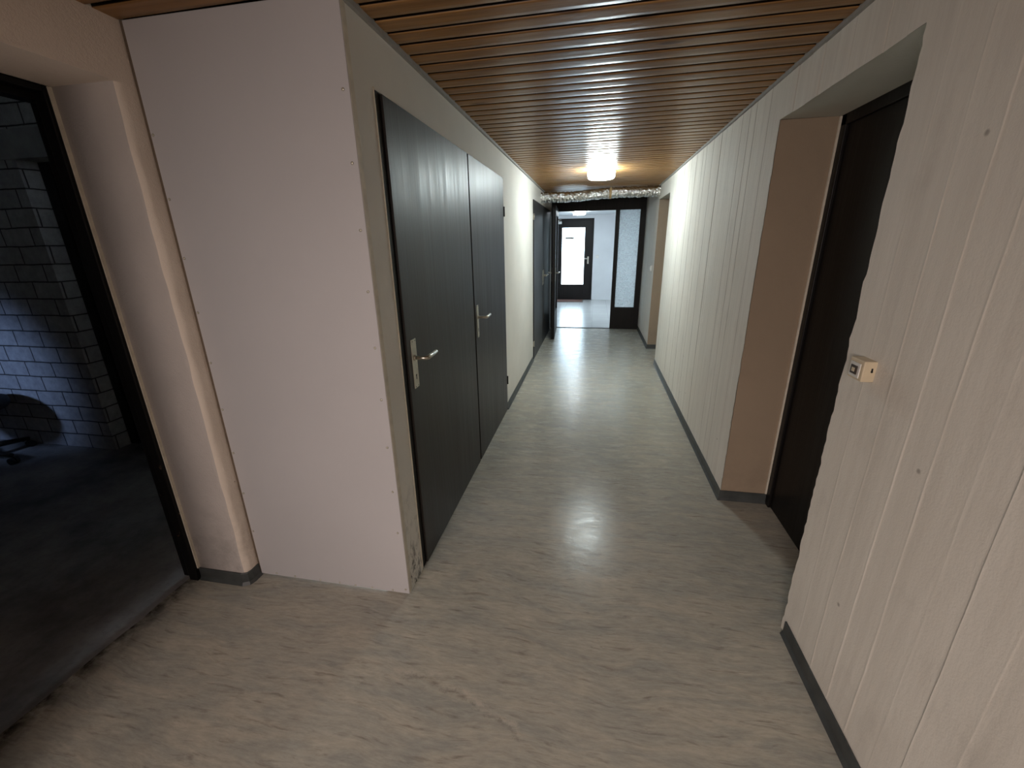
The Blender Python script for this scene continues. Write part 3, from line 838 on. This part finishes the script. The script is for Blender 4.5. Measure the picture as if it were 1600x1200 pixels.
# ------------------------------------------------------------------ switches
d = root('switch_box', (XR, 1.363, 1.13), 'small cream surface switch box on the board-marked wall beside the niche', 'switch', 'thing')
part('housing', d, M['cream'], lambda bm: box(bm, .774, XR + .003, 1.330, 1.400, 1.096, 1.158, .0035, 2))
ins = part('button_plate', d, M['white_pl'], lambda bm: box(bm, .7715, .776, 1.342, 1.392, 1.103, 1.147, .0015), 'white plate with a dark button')
part('button', ins, M['brown_pl'], lambda bm: box(bm, .7690, .773, 1.352, 1.382, 1.112, 1.138, .001), 'dark brown square button')
part('button_center', ins, M['cream'], lambda bm: box(bm, .7680, .7700, 1.360, 1.374, 1.119, 1.131, .0005), 'cream square in the middle of the button')
part('cable_hole', d, M['hole'], lambda bm: (tube(bm, [(.797, 1.3305, 1.128), (.797, 1.3290, 1.128)], .0030, 10), box(bm, .7950, .7990, 1.3290, 1.3305, 1.128, 1.138)), 'small dark hole in the side')
def small_switch(name, x0, x1, y0, y1, z, face, label):
    d = root(name, ((x0 + x1) / 2, (y0 + y1) / 2, z), label, 'light switch', 'thing')
    part('plate', d, M['white_pl'], lambda bm: box(bm, x0, x1, y0, y1, z - .04, z + .04, .003))
    if face == 'x': part('rocker', d, M['white_pl'], lambda bm: box(bm, x0 - .006, x0 + .002, y0 + .018, y1 - .018, z - .024, z + .024, .002))
    else: part('rocker', d, M['white_pl'], lambda bm: box(bm, x0 + .018, x1 - .018, y0 - .006, y0 + .002, z - .024, z + .024, .002))
small_switch('light_switch', XR - .014, XR + .004, 6.53, 6.61, 1.122, 'x', 'small white light switch on the wall between far niche and partition')
small_switch('light_switch.001', .02, .10, YV - .010, YV + .001, 1.128, 'y', 'pale light switch on the vestibule wall beside the entrance door')

# ------------------------------------------------------------------ swivel chair at the edge of the dark room
cx, cy = -4.50, 2.02
d = root('swivel_chair', (cx, cy, 0), 'black swivel chair before the block wall in the dark room', 'chair', 'thing')
part('seat', d, M['chair'], lambda bm: lathe(bm, [(0, .375), (.20, .378), (.262, .395), (.282, .425), (.272, .458), (.22, .474), (0, .468)], cx, cy, 40))
part('column', d, M['chair_pl'], lambda bm: (tube(bm, [(cx, cy, .10), (cx, cy, .25)], .03, 18), tube(bm, [(cx, cy, .25), (cx, cy, .385)], .018, 18)))
part('hub', d, M['chair_pl'], lambda bm: lathe(bm, [(0, .06), (.05, .06), (.055, .10), (.04, .125), (0, .125)], cx, cy, 24))
for k in range(5):
    a = math.radians(8) + k * 2 * PI / 5
    dx, dy = math.cos(a), math.sin(a)
    lg = part('leg', d, M['chair_pl'], lambda bm: tube(bm, [(cx + dx * .03, cy + dy * .03, .098), (cx + dx * .15, cy + dy * .15, .088), (cx + dx * .305, cy + dy * .305, .066)], [.026, .022, .015], 12))
    part('caster', lg, M['chair_pl'], lambda bm: [tube(bm, [(cx + dx * .302 - dy * s - dy * .010, cy + dy * .302 + dx * s + dx * .010, .022), (cx + dx * .302 - dy * s + dy * .010, cy + dy * .302 + dx * s - dx * .010, .022)], .0255, 18) for s in (-.014, .014)])
def f_back(bm):
    rows = []
    for j in range(9):
        z = .60 + .40 * j / 8; w = math.sqrt(max(0, 1 - (2 * j / 8 - 1) ** 4)) * .9 + .1
        row = []
        for t in (-.022, .022):
            row.append([bm.verts.new((cx - (.235 - .05 * (-1 + i / 4) ** 2) - t - .06 * (z - .6), cy + (-1 + i / 4) * .21 * w, z)) for i in range(9)])
        rows.append(row)
    for a, b in zip(rows, rows[1:]):
        for s in (0, 1):
            for i in range(8): bm.faces.new((a[s][i], a[s][i + 1], b[s][i + 1], b[s][i]))
        for i in (0, 8): bm.faces.new((a[0][i], a[1][i], b[1][i], b[0][i]))
    for r in (rows[0], rows[-1]):
        for i in range(8): bm.faces.new((r[0][i], r[0][i + 1], r[1][i + 1], r[1][i]))
part('backrest', d, M['chair'], f_back, smooth=True)
part('back_bar', d, M['chair_pl'], lambda bm: tube(bm, [(cx - .05, cy, .37), (cx - .22, cy, .38), (cx - .285, cy, .46), (cx - .285, cy, .80)], .014, 12))

# ------------------------------------------------------------------ light
def area(name, loc, target, sx, sy, power, col, spread=180):
    l = bpy.data.lights.new(name, 'AREA'); l.shape = 'RECTANGLE'; l.size = sx; l.size_y = sy; l.energy = power; l.color = col
    l.spread = math.radians(spread)
    o = bpy.data.objects.new(name, l); COL.objects.link(o); o.location = loc
    o.rotation_euler = (Vector(target) - Vector(loc)).to_track_quat('-Z', 'Y').to_euler()
    return o
area('fill_behind_camera', (-.85, -1.9, 1.55), (.05, 1.3, .30), 1.1, .8, 18.5, (1.0, .85, .775), 92)  # unseen fill light added behind the camera, no window is built there
s = bpy.data.lights.new('dark_room_glow', 'SPOT'); s.energy = 36; s.color = (.38, .56, 1.0); s.spot_size = math.radians(66); s.spot_blend = 1.0; s.shadow_soft_size = .08
so = bpy.data.objects.new('dark_room_glow', s); COL.objects.link(so); so.location = (-4.5, .95, 1.0)
so.rotation_euler = (Vector((-4.62, 2.37, .55)) - so.location).to_track_quat('-Z', 'Y').to_euler()
area('vestibule_added_fill', (.75, 9.4, 2.15), (.75, 9.4, 0),   .9, .9, 32, (.74, .90, 1.0))  # added fill to brighten the vestibule, no visible fixture belongs to it
p = area('entrance_daylight_portal', (-.576, YV + .16, 1.13), (-.576, 0, 1.13), .75, 1.6, 1, (1, 1, 1))
p.data.cycles.is_portal = True

W = bpy.data.worlds.new('daylight'); SC.world = W; W.use_nodes = True
bg = W.node_tree.nodes['Background']; bg.inputs[0].default_value = (.66, .84, 1.0, 1); bg.inputs[1].default_value = 12.0

# ------------------------------------------------------------------ camera
cam = bpy.data.cameras.new('camera'); co = bpy.data.objects.new('camera', cam); COL.objects.link(co)
co.location = (0, 0, CAM_H); co.rotation_mode = 'XYZ'
co.rotation_euler = (1.24858, .01709, .18568)
cam.sensor_width = 36; cam.sensor_fit = 'HORIZONTAL'; cam.lens = 657.8173 / 1600 * 36; cam.clip_start = .02
SC.camera = co
SC.view_settings.view_transform = 'Standard'
SC.view_settings.look = 'None'
SC.view_settings.exposure = 0
SC.cycles.max_bounces = 10; SC.cycles.diffuse_bounces = 6; SC.cycles.transparent_max_bounces = 12
SC.cycles.sample_clamp_indirect = 6
